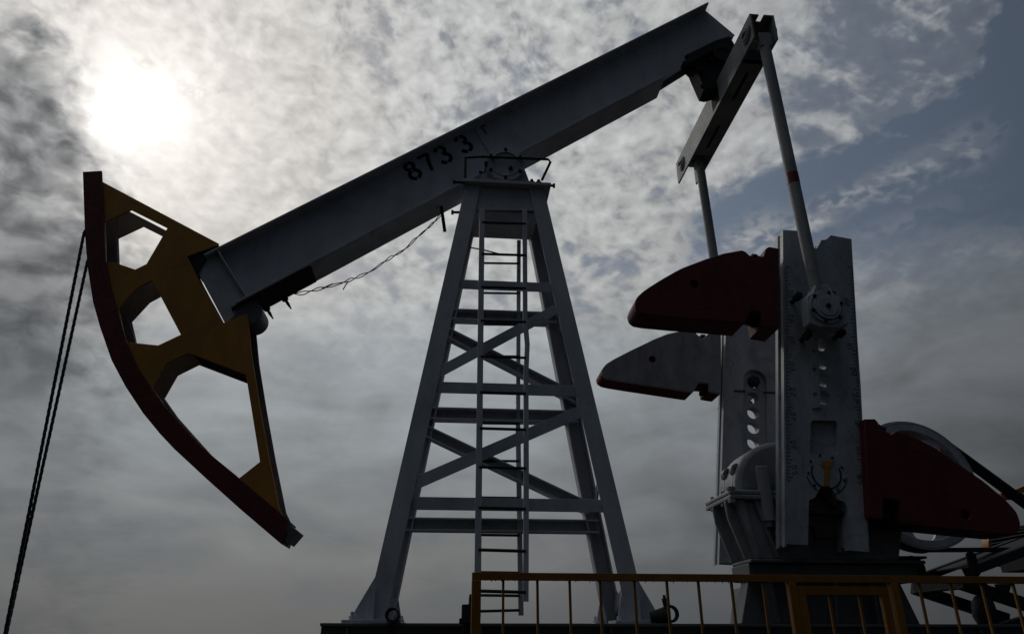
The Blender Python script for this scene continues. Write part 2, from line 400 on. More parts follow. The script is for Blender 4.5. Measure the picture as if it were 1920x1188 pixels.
def hbar(y_px, x_ref, fn, h, name):
    z = onface(x_ref, y_px, fn).z; y = fn(z) + (.045 if fn is front_y else -.02)
    xa, xb = legx(fl0, fl1, z)+.06, legx(fr0, fr1, z)-.06
    m = MB(); m.bar((xa, y, z), (xb, y, z), h, .02)
    if fn is front_y: m.bar((xa, y+.05, z+h/2-.01), (xb, y+.05, z+h/2-.01), .018, .08)
    else:
        for k in (-1, 1): m.bar((xa, y-.09, z+k*(h/2-.009)), (xb, y-.09, z+k*(h/2-.009)), .018, .16)  # flanges added so that the web behind them falls into shade
    m.build(name, GREY, post, .003)
for yp, xr, h in ((533, 948, .125), (727, 950, .135), (944, 950, .137)): hbar(yp, xr, front_y, h, 'horizontal_brace')
for yp, xr, h in ((601, 930, .15), (784, 930, .155), (987.5, 930, .155)): hbar(yp, xr, rear_y, h, 'horizontal_brace')
def dbar(a, b, fn, h, off):
    p, q = onface(*a, fn), onface(*b, fn); p.y = fn(p.z)+off; q.y = fn(q.z)+off
    m = MB(); m.bar(p, q, h, .02); [m.bar(p+Vector((0, -.01-.07, 0)), q+Vector((0, -.01-.07, 0)), .018, .14, ow=k*(h/2-.009)) for k in ((-1, 1) if fn is rear_y else ())]; m.build('diagonal_brace', GREY, post, .003)  # rear bars get two flanges, added to shade their web
dbar((822, 697), (1044, 578), front_y, .125, .02)
dbar((776, 906), (1090, 770), front_y, .135, .02)
dbar((838, 632), (1085, 758), rear_y, .135, -.05)
dbar((795, 812), (1102, 958), rear_y, .14, -.05)
for s_, lo, hi in ((1, fr0, fr1), (-1, fl0, fl1)):     # zig-zag in the two narrow sides
    for (za, zb) in ((1.35, 1.62), (2.48, 2.95), (3.55, 4.2), (4.9, 4.5)):
        xa, xb = legx(lo, hi, za)-s_*.05, legx(lo, hi, zb)-s_*.05
        m = MB(); m.bar((xa, rear_y(za)-.06, za), (xb, front_y(zb)+.06, zb), .12, .02, Vector((1, 0, 0))); m.build('side_brace', GREY, post, .003)
# feet: base plates with gussets and anchor bolts
for s_, lo, hi in ((1, fl0, fl1), (-1, fr0, fr1)):
    for fn, sy in ((front_y, 1), (rear_y, -1)):
        p = ext(lo, hi, zt); y = fn(zt); m = MB()
        a, b = p.x-s_*.22, p.x+s_*.36
        m.box((min(a, b), min(y-sy*.08, y+sy*.30), zt+.002), (max(a, b), max(y-sy*.08, y+sy*.30), zt+.032))
        g1 = p.x-s_*.16
        top = ext(lo, hi, zt+.46)
        m.prism([[(g1, zt+.032), (p.x+s_*.02, zt+.032), (top.x+s_*.02, zt+.46), (top.x, zt+.46)]], y+sy*.07, y+sy*.09)
        g2 = p.x+s_*.31
        m.prism([[(g2, zt+.032), (p.x+s_*.14, zt+.032), (p.x+s_*.2, zt+.3), (p.x+s_*.25, zt+.3)]], y+sy*.07, y+sy*.09)
        m.box((p.x+s_*.08, y-sy*.035, zt+.032), (p.x+s_*.095, y-sy*.002, zt+.34)) if s_ == 1 else m.box((p.x+s_*.095, y-sy*.035, zt+.032), (p.x+s_*.08, y-sy*.002, zt+.34))
        for bx in (p.x-s_*.13, p.x+s_*.30): m.tube([(bx, y+sy*.0, zt+.032), (bx, y, zt+.07)], .032, 6); m.tube([(bx, y, zt+.07), (bx, y, zt+.11)], .016, 8)
        m.build('foot', GREY, post, .003)
# pipe stubs at the feet
c = at(737, 1153, 7.86)
m = MB(); m.ring(xz(c), .052, .068, 7.68, 7.95, 24); m.bar((c.x-.0, 7.84, c.z-.3), (c.x, 7.84, c.z-.06), .03, .03); m.build('pipe_stub', DARK, post)
c = at(1256, 1150, 7.86)
m = MB(); m.tube([c, c+Vector((-.19, .06, -.03))], [.085, .05], 18); m.ring(xz(c), .06, .085, c.y-.04, c.y+.02, 20); m.tube([c+Vector((-.03, 0, .07)), c+Vector((-.045, 0, .15))], .03, 10); m.tube([c+Vector((-.045, 0, .15)), c+Vector((-.045, 0, .18))], .016, 8); m.build('pipe_stub', DARK, post)
# top plate, set screws, bearing, guard rod
zp = TOPZ
m = MB(); m.box((fl1.x-.03, 8.2, zp), (fr1.x+.10, 9.05, zp+.045)); post_top = m.build('top_plate', GREY, post, .004)
m = MB()
for p, q in (((853, 341), (872, 343)), ((1012, 347), (1037, 348))):
    m.next(); a, b = at(*p, 8.24), at(*q, 8.24); b.z = a.z = (a.z+b.z)/2; m.tube([a, b], .018, 8)
    e = a if p[0] < 900 else b; k = -1 if p[0] < 900 else 1
    m.tube([e, e+Vector((.025*k, 0, 0))], .035, 6)
m.next(); a, b = at(846, 398, 8.35), at(872, 398, 8.35); m.tube([a, b], .018, 8); m.tube([a, a+Vector((.03, 0, 0))], .034, 6)
m.build('set_screw', DARK, post)
m = MB(); a = [at(872, 337, 8.22), at(873, 296, 8.22), at(905, 294, 8.22), at(1028, 299, 8.22), at(1032, 304, 8.22), at(1016, 338, 8.22)]
m.tube(a, .018, 8); m.build('guard_rod', DARK, PJ)
bc = at(948, 306, 8.24); B2 = xz(bc)
m = MB(); m.cyl(B2, .225, 8.28, 9.02, 40); m.ring(B2, .195, .265, 8.25, 8.30, 44); m.cyl(B2, .195, 8.262, 8.28, 40)
m.ring(B2, .185, .2, 8.24, 8.263, 44)
zq = zp+.045
m.prism([[(B2[0]-.36, zq), (B2[0]+.36, zq), (B2[0]+.27, B2[1]-.02), (B2[0]-.27, B2[1]-.02)]], 8.32, 8.46)
m.prism([[(B2[0]-.36, zq), (B2[0]+.36, zq), (B2[0]+.27, B2[1]-.02), (B2[0]-.27, B2[1]-.02)]], 8.94, 9.02)
brg = m.build('saddle_bearing', GREY, PJ, .004)
m = MB()
for i in range(6):
    m.next(); a = rad(60*i+30); nut(m, (B2[0]+.232*math.cos(a), B2[1]+.232*math.sin(a)), 8.25, .024, .02)
m.next(); nut(m, (B2[0]+.07, B2[1]-.07), 8.262, .03, .025)
m.build('bearing_bolt', DARK, brg)
m = MB()
for x in (at(997, 331, 8.3).x, at(1003, 335, 8.3).x+.05): m.next(); m.tube([(x, 8.3, zq), (x, 8.3, zq+.06)], .045, 6); m.tube([(x, 8.3, zq+.06), (x, 8.3, zq+.1)], .022, 8)
m.build('anchor_nut', DARK, post)

m = MB(); g0 = at(901, 323, 8.24); m.tube([g0, g0+Vector((.06, 0, .0)), g0+Vector((.07, 0, .13))], .012, 8); m.tube([g0+Vector((-.02, 0, 0)), g0+Vector((.02, 0, 0))], .022, 6); m.tube([g0+Vector((.07, 0, .12)), g0+Vector((.07, 0, .17))], .022, 8); m.build('grease_fitting', DARK, brg)

# ---- walking beam
P0 = at(880, 231, YF); PE = at(1325, 2, YF); PL = at(412, 457, YF)
AX = Vector((PE.x-PL.x, 0, PE.z-PL.z)).normalized(); NM = Vector((-AX.z, 0, AX.x))
P0 = P0 + NM*(.5*Vector((PE.x-P0.x, 0, PE.z-P0.z)).dot(NM))
def bl(s, t, Y): q = P0 + AX*s + NM*t; return Vector((q.x, Y, q.z))
def st(p): d = Vector((p.x-P0.x, 0, p.z-P0.z)); return d.dot(AX), d.dot(NM)
sL, _ = st(at(386, 483, YF)); sR, _ = st(PE)
H = .80
yc = (YF+YB)/2
m = MB()
def brect(m, s0, s1, t0, t1, y0, y1):
    v = [bl(s, t, y) for s in (s0, s1) for y in (y0, y1) for t in (t0, t1)]
    m.add(v, [(0, 1, 3, 2), (4, 6, 7, 5), (0, 4, 5, 1), (2, 3, 7, 6), (0, 2, 6, 4), (1, 5, 7, 3)])
s5 = st(at(1255, 150, YF))[0]
brect(m, sL, sR, -.028, 0, YF, YB)
eR = st(at(1378, 66, YF+.15)); _a, _b = bl(sR-.02, -.03, 0), bl(eR[0]-.02, eR[1], 0); m.bar(Vector((_a.x, YF+.30, _a.z)), Vector((_b.x, YF+.30, _b.z)), .022, .26)                               # top flange
brect(m, sL+.02, s5, -H-.03, -H, YF, YB)                          # bottom flange
def bpoly(m, pts, y0, y1): m.prism([[xz(bl(s, t, 0)) for s, t in pts]], y0, y1)
eR = st(at(1378, 66, YF+.15)); eB = st(at(1296, 128, YF))
WY = 8.60
bpoly(m, [(sL+.02, -H), (s5, -H), (eB[0]+.05, -H+.03), (eR[0], eR[1]), (sR-.004, -.028), (sL+.02, -.028)], WY, WY+.02)
bpoly(m, [(sL+.02, -H), (s5, -H), (eB[0]+.05, -H+.03), (eR[0], eR[1]), (sR-.004, -.028), (sL+.02, -.028)], YB-.13, YB-.11)
beam = m.build('walking_beam', GREY, PJ, .004)
m = MB().next()
brect(m, sL+.16, sL+.18, -H, -.028, YF+.01, WY)
sm = st(at(886, 236, WY)); sm2 = st(at(915, 285, WY))
m.next(); m.bar(bl(sm[0], -.04, WY-.012), bl(sm2[0], sm2[1]-.1, WY-.012), .018, .024)
m.build('stiffener', GREY, beam, .002)
m = MB()
a = at(1226, 47, YF+.1); k = st(a)[0]; brect(m, k-.045, k+.04, 0, .04, YF+.08, YF+.16); brect(m, k-.02, k+.02, .04, .065, YF+.1, YF+.14)
m.build('lug', DARK, beam, .004)
# underside hardware near the head: flange plate, clamp bolts
m = MB()
k0 = st(at(478, 575, YF))[0]; k1 = st(at(640, 505, YF))[0]
brect(m, k0-.25, k0+.85, -H-.055, -H-.03, YF+.03, YB-.03)
m.build('clamp_plate', DARK, beam, .004)
for x, y in ((507, 592), (541, 574)):
    kk = st(at(x-7, y-14, YB-.06)); mm = MB()
    mm.tube([bl(kk[0], -H-.02, YB-.06), bl(kk[0], -H-.16, YB-.06)], .02, 8); mm.tube([bl(kk[0], -H-.03, YB-.06), bl(kk[0], -H-.09, YB-.06)], .045, 6); mm.tube([bl(kk[0], -H-.15, YB-.06), bl(kk[0], -H-.24, YB-.06)], [.02, .008], 8)
    q = st(at(x-45, y-44, YF+.06)); 
    mm.marks = [(0, 0)]; mm.next(); mm.tube([bl(kk[0], -H-.03, YF+.06), bl(kk[0], -H-.15, YF+.06)], .02, 8); mm.tube([bl(kk[0], -H-.03, YF+.06), bl(kk[0], -H-.08, YF+.06)], .04, 6)
    mm.build('clamp_bolt', DARK, beam)
# hanging rod under the beam
a = at(831, 392, 8.75); b = at(834, 434, 8.75); m = MB(); m.bar(bl(st(a)[0], -H-.03, 8.75), b, .045, .03); m.build('hanging_bracket', DARK, beam, .003)
# numerals: painted stencil strokes on the web
def ribbon(m, pts, w, c, sc, y):
    """flat stroke along pts (unit box) centred on beam coordinates c"""
    for (a, b) in zip(pts[:-1], pts[1:]):
        d = Vector((b[0]-a[0], b[1]-a[1])); n = Vector((-d.y, d.x)).normalized()*w/2; e = d.normalized()*w*.08
        q = [(a[0]-e.x+n.x, a[1]-e.y+n.y), (b[0]+e.x+n.x, b[1]+e.y+n.y), (b[0]+e.x-n.x, b[1]+e.y-n.y), (a[0]-e.x-n.x, a[1]-e.y-n.y)]
        v = [bl(c[0]+u*sc, c[1]+w_*sc, y) for u, w_ in q]; m.add(v, [(0, 1, 2, 3)])
def arc(cx, cy, rx, ry, a0, a1, n=12): return [(cx+rx*math.cos(rad(a0+(a1-a0)*i/n)), cy+ry*math.sin(rad(a0+(a1-a0)*i/n))) for i in range(n+1)]
GL = {'8': [arc(0, .26, .21, .20, 100, 260), arc(0, .26, .21, .20, -80, 80), arc(0, -.24, .25, .24, 100, 260), arc(0, -.24, .25, .24, -80, 80)],
      '7': [[(-.28, .44), (.26, .44)], [(.24, .40), (.10, .1), (.0, -.24), (-.03, -.48)]],
      '3': [arc(-.02, .25, .23, .21, 165, 105), arc(-.02, .25, .23, .21, 80, -85), arc(-.02, -.23, .26, .24, 85, -85), arc(-.02, -.23, .26, .24, -105, -165)],
      'G': [[(-.2, -.5), (-.2, .5)], [(-.2, .46), (.28, .46)]]}
for ch, x, y, sc, w in (('8', 773, 320, .30, .17), ('7', 801.5, 305, .30, .17), ('3', 831, 290, .30, .17), ('3', 869.5, 269.5, .30, .17), ('G', 910, 243, .14, .17)):
    m = MB(); c = st(at(x, y, WY))
    for k, stroke in enumerate(GL[ch]): ribbon(m, stroke, w, c, sc, WY-.003-.0004*k)
    m.build('painted_numeral' if ch != 'G' else 'painted_letter', BLACK, beam)

# ---- horse head
OUT = [(157, 322), (411, 457), (350, 481), (365, 511), (416.5, 606), (462, 588), (465, 592), (471, 659), (485, 748), (503, 850), (523, 950), (535, 975),
       (500, 975), (440, 915), (375, 858), (320, 800), (270, 735), (228, 660), (203, 585), (185, 500), (178, 440), (172, 360)]
H1 = [(197, 415.6), (246, 393), (314, 427), (274.5, 494.7), (253.5, 505), (218, 493), (199, 490)]
H2 = [(222, 577), (257, 540), (285, 525), (339, 627), (296.4, 647), (247, 642), (236, 641)]
H3 = [(285, 726), (311, 681.5), (353, 661), (461, 702), (487.4, 865), (448, 896), (420, 872), (379, 839), (342, 798), (311, 763)]
head_loops = [loop(OUT, YF+.03)] + [loop(h, YF+.03) for h in (H1, H2, H3)]
HD = None
m = MB(); m.prism(head_loops, YF+.03, YF+.055); HD = m.build('horse_head', YELLOW, PJ, .003)
OUT2 = [(157, 332), (403, 459)] + OUT[2:]; H1b = [(p[0], p[1]-(10 if p[1] > 480 else 0)) for p in H1]
m = MB(); m.prism([loop(OUT2, YF+.03)] + [loop(h, YF+.03) for h in (H1b, H2, H3)], YB-.055, YB-.03); m.build('side_plate', CAST, HD, .003)
AO = [(155, 322), (157, 380), (159, 440), (164, 500), (174, 565), (187, 612), (209, 675), (235, 724), (268, 774), (300, 813), (327, 841.5), (387, 897), (453, 956), (527, 1019)]
AI = [(190.5, 320), (192.5, 370), (195, 420), (198, 487), (208, 540), (220, 582), (237, 640), (259, 690), (284, 727), (311, 763), (342, 798), (379, 838), (448, 896), (542, 975)]
m = MB(); m.prism([loop(AO, YF) + list(reversed(loop(AI, YF)))], YF, YF+.028); m.build('arc_rim', RED, HD, .004)
AM = [(p[0]+(q[0]-p[0])*.3, p[1]+(q[1]-p[1])*.3) for p, q in zip(AO, AI)]
AI3 = [(p[0]+(q[0]-p[0])*.97, p[1]+(q[1]-p[1])*.97) for p, q in zip(AO, AI)]
m = MB(); m.prism([loop(AO, YF) + list(reversed(loop(AM, YF)))], YF+.029, YB); m.build('arc_plate', CAST, HD, .004)
m = MB(); m.prism([loop(AM, YF) + list(reversed(loop(AI3, YF)))], YB-.085, YB-.057); m.build('arc_rim', CAST, HD, .004)
# outer wear plate of the arc a little wider than the rim, and its grey tail end
A2 = loop(AO, YF); m = MB()
e0, e1 = Vector((A2[-1][0], 0, A2[-1][1])), Vector(at(542, 975, YF)); e1.y = 0
dr = (Vector((A2[-1][0], 0, A2[-1][1]))-Vector((A2[-2][0], 0, A2[-2][1]))).normalized()
m.bar(Vector((e1.x, 0, e1.z))*.55+e0*.45+Vector((0, YF+.22, 0)), Vector((e1.x, 0, e1.z))*.55+e0*.45+Vector((0, YF+.22, 0))+dr*.10, .16, .38); m.build('end_stop', CAST, HD, .004)
# inner webs joining the two plates
m = MB()
for a, b in (((330, 470), (300, 520)), ((360, 660), (455, 696)), ((447, 908), (500, 940))):
    m.next(); p, q = at(*a, YF+.03), at(*b, YF+.03); m.bar(Vector((p.x, yc, p.z)), Vector((q.x, yc, q.z)), .02, YB-YF-.115)
m.build('inner_web', DARK, HD)
# closing bracket between head and beam end, and hinge lug below
m = MB(); c = at(462, 594, YF+.12)
m.cyl(xz(at(468, 588, YF+.12)), .165, YF+.08, YB-.06, 32); m.prism([[xz(at(x, y, YF+.12)) for x, y in ((424, 603), (436, 586), (455, 575), (478, 568), (470, 590), (462, 596), (445, 598))]], YF+.10, YB-.10)
m.build('hinge_lug', CAST, HD, .006)
m = MB(); 
m.prism([[xz(at(x, y, YF+.08)) for x, y in ((352, 482), (409, 458), (414, 466), (388, 484), (372, 511), (364, 505))]], YF+.06, YB-.06); m.prism([[xz(at(x, y, YF+.15)) for x, y in ((372, 512), (352, 482), (364, 505))]], YF+.15, YB-.15); m.build('seat_block', DARK, HD, .004)
m = MB(); m.prism([[xz(at(x, y, YF+.09)) for x, y in ((371, 511), (384, 482), (410, 472), (466, 570), (444, 590), (422, 606))]], YF+.09, YB-.15); m.build('end_plate', GREY, HD, .004)
# ---- tail bearing under the beam end
m = MB()
tb = at(1352, 108, 8.5); T2 = (tb.x, tb.z)
lo_ = [(1283, 108), (1300, 125), (1311, 150), (1320, 170), (1330, 172), (1345, 168), (1372, 118), (1378, 92), (1366, 72), (1340, 80)]
m.prism([loop(lo_, 8.6)], 8.55, 8.85)
m.cyl(T2, .13, 8.42, 8.98, 26); m.ring(T2, .10, .15, 8.40, 8.44, 28)
tail = m.build('tail_bearing', DARK, PJ, .008)
m = MB()
for x, y in ((1292, 136), (1310, 128), (1330, 110), (1343, 96), (1316, 160)):
    m.next(); p = at(x, y, 8.5); m.tube([p, p + NM*-.06], .035, 6); m.tube([p, p+NM*-.1], .018, 8)
m.build('bearing_bolt', DARK, tail); m = MB(); brect(m, st(at(1285, 120, YF))[0], st(at(1352, 85, YF))[0], -H-.01, -H+.05, YF+.0, YF+.14)
m.build('clamp_plate', DARK, tail)

# ---- equalizer
E0, E1 = 7.23, 10.72
eTL, eTR, eBR, eBL = [at(x, y, E0) for x, y in ((1404, 27), (1450.5, 27), (1460, 72), (1415, 72))]
ez1 = (eTL.z+eTR.z)/2; ez0 = (eBL.z+eBR.z)/2; ex0, ex1 = eTL.x, eTR.x
ex0 = (eTL.x+eBL.x)/2; ex1 = (eTR.x+eBR.x)/2
m = MB()
m.box((ex0, E0, ez0), (ex0+.028, E1, ez1)); m.box((ex1-.028, E0, ez0), (ex1, E1, ez1))
m.box((ex0+.028, E0+.0, ez1-.028), (ex0+.13, E1, ez1-.002)); m.box((ex1-.15, E0, ez1-.028), (ex1-.028, E1, ez1-.002)); m.box((ex0+.13, E0+.12, ez1-.03), (ex1-.15, E1, ez1-.004))
m.box((ex0+.028, E0+.5, ez0+.004), (ex1-.028, E1-.85, ez0+.03))
m.box((ex0+.03, E0+.42, ez0+.03), (ex1-.03, E0+.44, ez1-.03))
eq = m.build('equalizer_beam', SILVER, PJ, .005)
m = MB()
for y in (E0+.17, E1-.3):
    for s_, x in ((-1, ex0), (1, ex1)):
        m.next(); zc = (ez0+ez1)/2; m.tube([(x, y, zc), (x+s_*.03, y, zc)], .13, 26); m.tube([(x+s_*.03, y, zc), (x+s_*.045, y, zc)], .095, 24)
        m.box((min(x, x+s_*.06), y-.07, zc-.014), (max(x, x+s_*.06), y+.07, zc+.014)); m.tube([(x, y, zc), (x+s_*.075, y, zc)], .03, 6)
m.build('pin_cap', SILVER, eq, .003)
m = MB()
for y in (E0+.95, E1-1.35): m.next(); m.box(((ex0+ex1)/2-.02, y-.28, ez0-.004), ((ex0+ex1)/2+.02, y+.28, ez0+.003))
m.build('drain_slot', BLACK, eq)
m = MB(); mid = 8.70
m.prism([[(T2[0]-.12, T2[1]+.05), (T2[0]+.2, T2[1]+.05), (ex1-.1, ez1-.1), (ex0+.0, ez0+.05), (T2[0]-.1, T2[1]-.18)]], mid-.16, mid+.16)
m.build('center_lug', DARK, eq, .008)

# ---- pitman arms
YP = 7.33
pin = at(1547, 578, YP-.05); tp = at(1432, 78, YP)
def pitman():
    m = MB(); top = Vector((tp.x, YP, tp.z)); bot = Vector((pin.x-.03, YP, pin.z)); d = (bot-top).normalized()
    m.tube([top+d*.02, bot-d*.16], .074, 22)
    o = m.build('pitman_arm', SILVER, PJ)
    m = MB(); m.bar(top-d*.10, top+d*.13, .17, .13, Vector((0, 1, 0))); m.tube([(ex0+.03, YP+.07, tp.z), (ex1-.03, YP+.07, tp.z)], .06, 16); m.build('top_eye', SILVER, o, .01)
    k = (at(1483.5, 336, YP).z-top.z)/(bot.z-top.z); q = top+(bot-top)*k
    m = MB(); m.tube([q-d*.075, q+d*.075], .0765, 22); m.build('red_band', RED2, o)
    ang = Vector((-d.z, 0, d.x)); up = -d
    m = MB()
    def loc(a, b): w = Vector((pin.x, 0, pin.z)) + ang*a + up*b; return (w.x, w.z)
    m.prism([[loc(-.235, -.2), loc(-.21, .14), loc(-.12, .2), loc(-.075, .30), loc(.09, .30), loc(.13, .2), loc(.19, .14), loc(.235, -.2), loc(.12, -.25), loc(-.12, -.25)]], YP-.07, YP+.10)
    m.build('bearing_housing', CRANKM, o, .02)
    m = MB(); c = (pin.x, pin.z)
    m.ring(c, .165, .2, YP-.095, YP-.07, 36); m.cyl(c, .158, YP-.115, YP-.07, 36); m.cyl(c, .12, YP-.125, YP-.115, 30); m.cyl(c, .09, YP+.1, YP+.27, 24); m.build('bearing_cap', CRANKM, o, .004)
    m = MB()
    for i in range(6): m.next(); a = rad(60*i+15); nut(m, (c[0]+.181*math.cos(a), c[1]+.181*math.sin(a)), YP-.095, .022, .018)
    m.next(); nut(m, c, YP-.125, .03, .02); m.build('cap_bolt', DARK, o)
    m = MB()
    for a, b in ((-.21, .22), (.2, .24), (-.19, -.27), (.22, -.24)): m.next(); q = loc(a, b); m.cyl(q, .05, YP+.07, YP+.15, 6); m.cyl(q, .028, YP+.04, YP+.26, 10)
    m.build('housing_bolt', DARK, o)
    return o
pit = pitman()

# ---- cranks
CY0, CY1 = 7.60, 7.83
C0 = at(1549, 889, CY0)                                    # crank shaft centre
CO = [(1468, 431), (1497, 432.5), (1512, 433), (1521, 465), (1532, 465.5), (1540, 450), (1549, 449), (1558, 441), (1596.6, 448), (1602, 545), (1608, 640), (1614, 724), (1620, 845), (1630, 1034),
      (1590, 1031), (1589, 950), (1583, 940), (1571, 936), (1560, 915), (1550, 908), (1538, 914), (1528, 932), (1517, 937), (1515, 1021), (1476, 1019), (1472, 1024), (1470, 730)]
Hs = [(1538.5, 611.5), (1538.5, 645), (1541.5, 679), (1543.5, 712), (1544.5, 745.5)]
cl = loop(CO, CY0)
hr = .085
holes_c = [xz(at(x, y, CY0)) for x, y in Hs]
win = [(1525, 787), (1566, 788), (1571, 793), (1572, 852), (1519, 851), (1520, 792)]
def shrink(lp, k=.035):
    cx = sum(p[0] for p in lp)/len(lp); cz = sum(p[1] for p in lp)/len(lp)
    return [(p[0]+(cx-p[0])*k, p[1]+(cz-p[1])*k*.35) for p in lp]
hl = [circ(c, hr, 22) for c in holes_c]
m = MB()
m.prism([cl] + hl + [loop(win, CY0)], CY0, CY0+.075)
m.prism([shrink(cl, .06)] + hl, CY0+.075, CY1-.075)
m.prism([cl] + hl, CY1-.075, CY1)
crank = m.build('crank', CRANKM, PJ, .006)
# adjusting strip beside the pin holes
sl = loop([(1517, 630), (1532, 630), (1538, 765), (1522, 766)], CY0)
m = MB(); m.prism([sl] + [circ(xz(at(x, y, CY0)), .028, 12) for x, y in ((1524, 660), (1525.5, 694), (1527, 741))], CY0-.02, CY0-.002); m.build('adjusting_strip', CRANKM, crank, .005)
# shaft hub markings
c2 = xz(at(1549, 887, CY0))
m = MB(); m.ring(c2, .155, .17, CY0-.006, CY0-.001, 40, 150, 380); m.ring(c2, .22, .228, CY0-.006, CY0-.001, 40, 190, 350)
for i in range(9): a = rad(20+i*40); m.cyl((c2[0]+.2*math.cos(a), c2[1]+.2*math.sin(a)), .014, CY0-.008, CY0-.001, 8)
m.build('hub_marking', BLACK, crank)
m = MB(); m.prism([loop([(1541, 864), (1561, 864), (1560, 875), (1554, 876), (1554, 911), (1545, 911), (1545, 876), (1541, 875)], CY0)], CY0-.007, CY0-.001); m.build('hub_pointer', YELLOW, crank)
m = MB(); m.cyl((C0.x, C0.z-.03), .15, CY0+.02, CY1+.25, 30); m.build('crank_shaft', DARK, crank)
m = MB().next(); p, q = at(1518, 960, CY0+.05), at(1588, 965, CY0+.05); m.tube([Vector((p.x-.02, CY0+.1, p.z)), Vector((q.x+.02, CY0+.1, p.z))], .035, 10)
m.next(); m.box((at(1524, 985, 7.7).x, CY0+.06, at(1524, 1010, 7.7).z), (at(1558, 985, 7.7).x, CY0+.16, at(1524, 985, 7.7).z)); m.build('clamp_bolt', DARK, crank, .004)
# position scales painted along both edges
def scale_marks(edge, side, y):
    m = MB(); (x0, y0), (x1, y1) = edge; n = 62
    for i in range(n):
        t = i/(n-1); p = at(x0+(x1-x0)*t, y0+(y1-y0)*t, y); w = .06 if i % 5 == 0 else .035
        m.box((min(p.x, p.x+side*w), y-.0025, p.z-.005), (max(p.x, p.x+side*w), y-.0005, p.z+.005))
    m.bar(at(x0, y0, y-.001), at(x1, y1, y-.001), .006, .001)
    return m
def seg7(m, ch, o, h, y, up, rt):
    w = h*.55; t = h*.16
    S7 = {'a': ((0, h), (w, h)), 'b': ((w, h), (w, h/2)), 'c': ((w, h/2), (w, 0)), 'd': ((0, 0), (w, 0)), 'e': ((0, 0), (0, h/2)), 'f': ((0, h/2), (0, h)), 'g': ((0, h/2), (w, h/2))}
    D7 = {'0': 'abcdef', '1': 'bc', '2': 'abged', '3': 'abgcd', '4': 'fgbc', '5': 'afgcd', '6': 'afgedc', '7': 'abc', '8': 'abcdefg', '9': 'abcdfg'}
    for k in D7[ch]:
        a, b = S7[k]; A = o+rt*a[0]+up*a[1]; B = o+rt*b[0]+up*b[1]; m.bar(A, B, t, .001)
UPv, RTv = Vector((1, 0, 0)), Vector((0, 0, 1))
SCALES = [scale_marks(((1472.5, 500), (1476.5, 900)), 1, CY0), scale_marks(((1598, 500), (1619, 900)), -1, CY0)]
for (x, y, txt) in ((1479, 555, '90'), (1480, 600, '80'), (1481, 642, '70'), (1482, 690, '60'), (1483, 738, '50'), (1484, 785, '40'), (1485, 838, '30'), (1486, 885, '20'),
                    (1584, 570, '90'), (1591, 655, '70'), (1597, 700, '60'), (1601, 750, '50'), (1606, 800, '40'), (1608, 850, '30'), (1610, 903, '20')):
    p = at(x, y, CY0-.0015); m = SCALES[x > 1540]
    for i, chh in enumerate(txt): seg7(m, chh, p+RTv*(i*.062-.02), .055, CY0-.0015, UPv, RTv)
for m in SCALES: m.build('scale_marking', FADED, crank)
# counterweights: a master outline in the plane of the weight's front face
WYa, WYb = 7.50, 7.90
WL = [(1206, 590), (1194, 582), (1190, 570), (1194, 557), (1208, 544), (1236, 526), (1276, 503), (1324, 485), (1357.6, 474.5), (1391, 468.5), (1398.5, 471.5), (1410.6, 483.6), (1432, 480), (1436, 466), (1442, 462), (1461, 465.5),
      (1460, 617), (1430, 612), (1425, 585), (1409, 583), (1396, 606)]
def weight(pix, Ya, Yb, hole, mat, parent, nose):
    q = []
    for i, c in enumerate(pix):                        # round the corners of the nose
        a, b = pix[i-1], pix[(i+1) % len(pix)]
        if i in nose: q += [(c[0]*.72+a[0]*.28, c[1]*.72+a[1]*.28), (c[0]*.86+a[0]*.07+b[0]*.07, c[1]*.86+a[1]*.07+b[1]*.07), (c[0]*.72+b[0]*.28, c[1]*.72+b[1]*.28)]
        else: q.append(c)
    m = MB(); lp = loop(q, Ya); hc = xz(at(*hole, Ya))
    if mat is RED:
        m.prism([lp, circ(hc, .05, 16)], Ya, Yb); m.cyl(hc, .051, Ya+.05, Yb-.05, 12)
        return m.build('counterweight', mat, parent, .012)
    m.prism([lp, circ(hc, .05, 16)], Ya, Ya+.05); fp = m.build('face_plate', mat, None, .012)
    m = MB(); m.prism([lp], Ya+.0505, Yb)
    o = m.build('counterweight', RED, parent, .02); fp.parent = o; fp.location = -base(o)
    bpy.data.objects.remove(fp, do_unlink=True) if False else None
    return o
weight(WL, WYa, WYb, (1302, 533), RED, crank, (0, 1, 2, 3, 4, 5, 6))
WR = [(1620, 785), (1641, 784.5), (1647, 791), (1649, 802), (1656, 804), (1672, 814), (1682, 806.5), (1711, 816), (1756, 840), (1801, 871), (1843, 900), (1884, 934), (1907, 958.7), (1914.5, 981), (1911, 996), (1898, 1002),
      (1880, 1001), (1707, 984), (1690, 981), (1688, 938), (1657, 933), (1657, 975), (1630, 969)]
weight(WR, WYa, WYb, (1811, 964), RED, crank, (12, 13, 14, 15, 16))
m = MB()
for x, y in ((1419, 478), (1417, 600), (1652, 800), (1672, 962)):
    m.next(); p = at(x, y, 7.6); m.tube([Vector((p.x-.07, 7.68, p.z)), Vector((p.x+.09, 7.68, p.z))], .03, 10); m.tube([Vector((p.x-.03, 7.68, p.z)), Vector((p.x+.03, 7.68, p.z))], .055, 6)
m.build('clamp_nut', DARK, crank, .003)
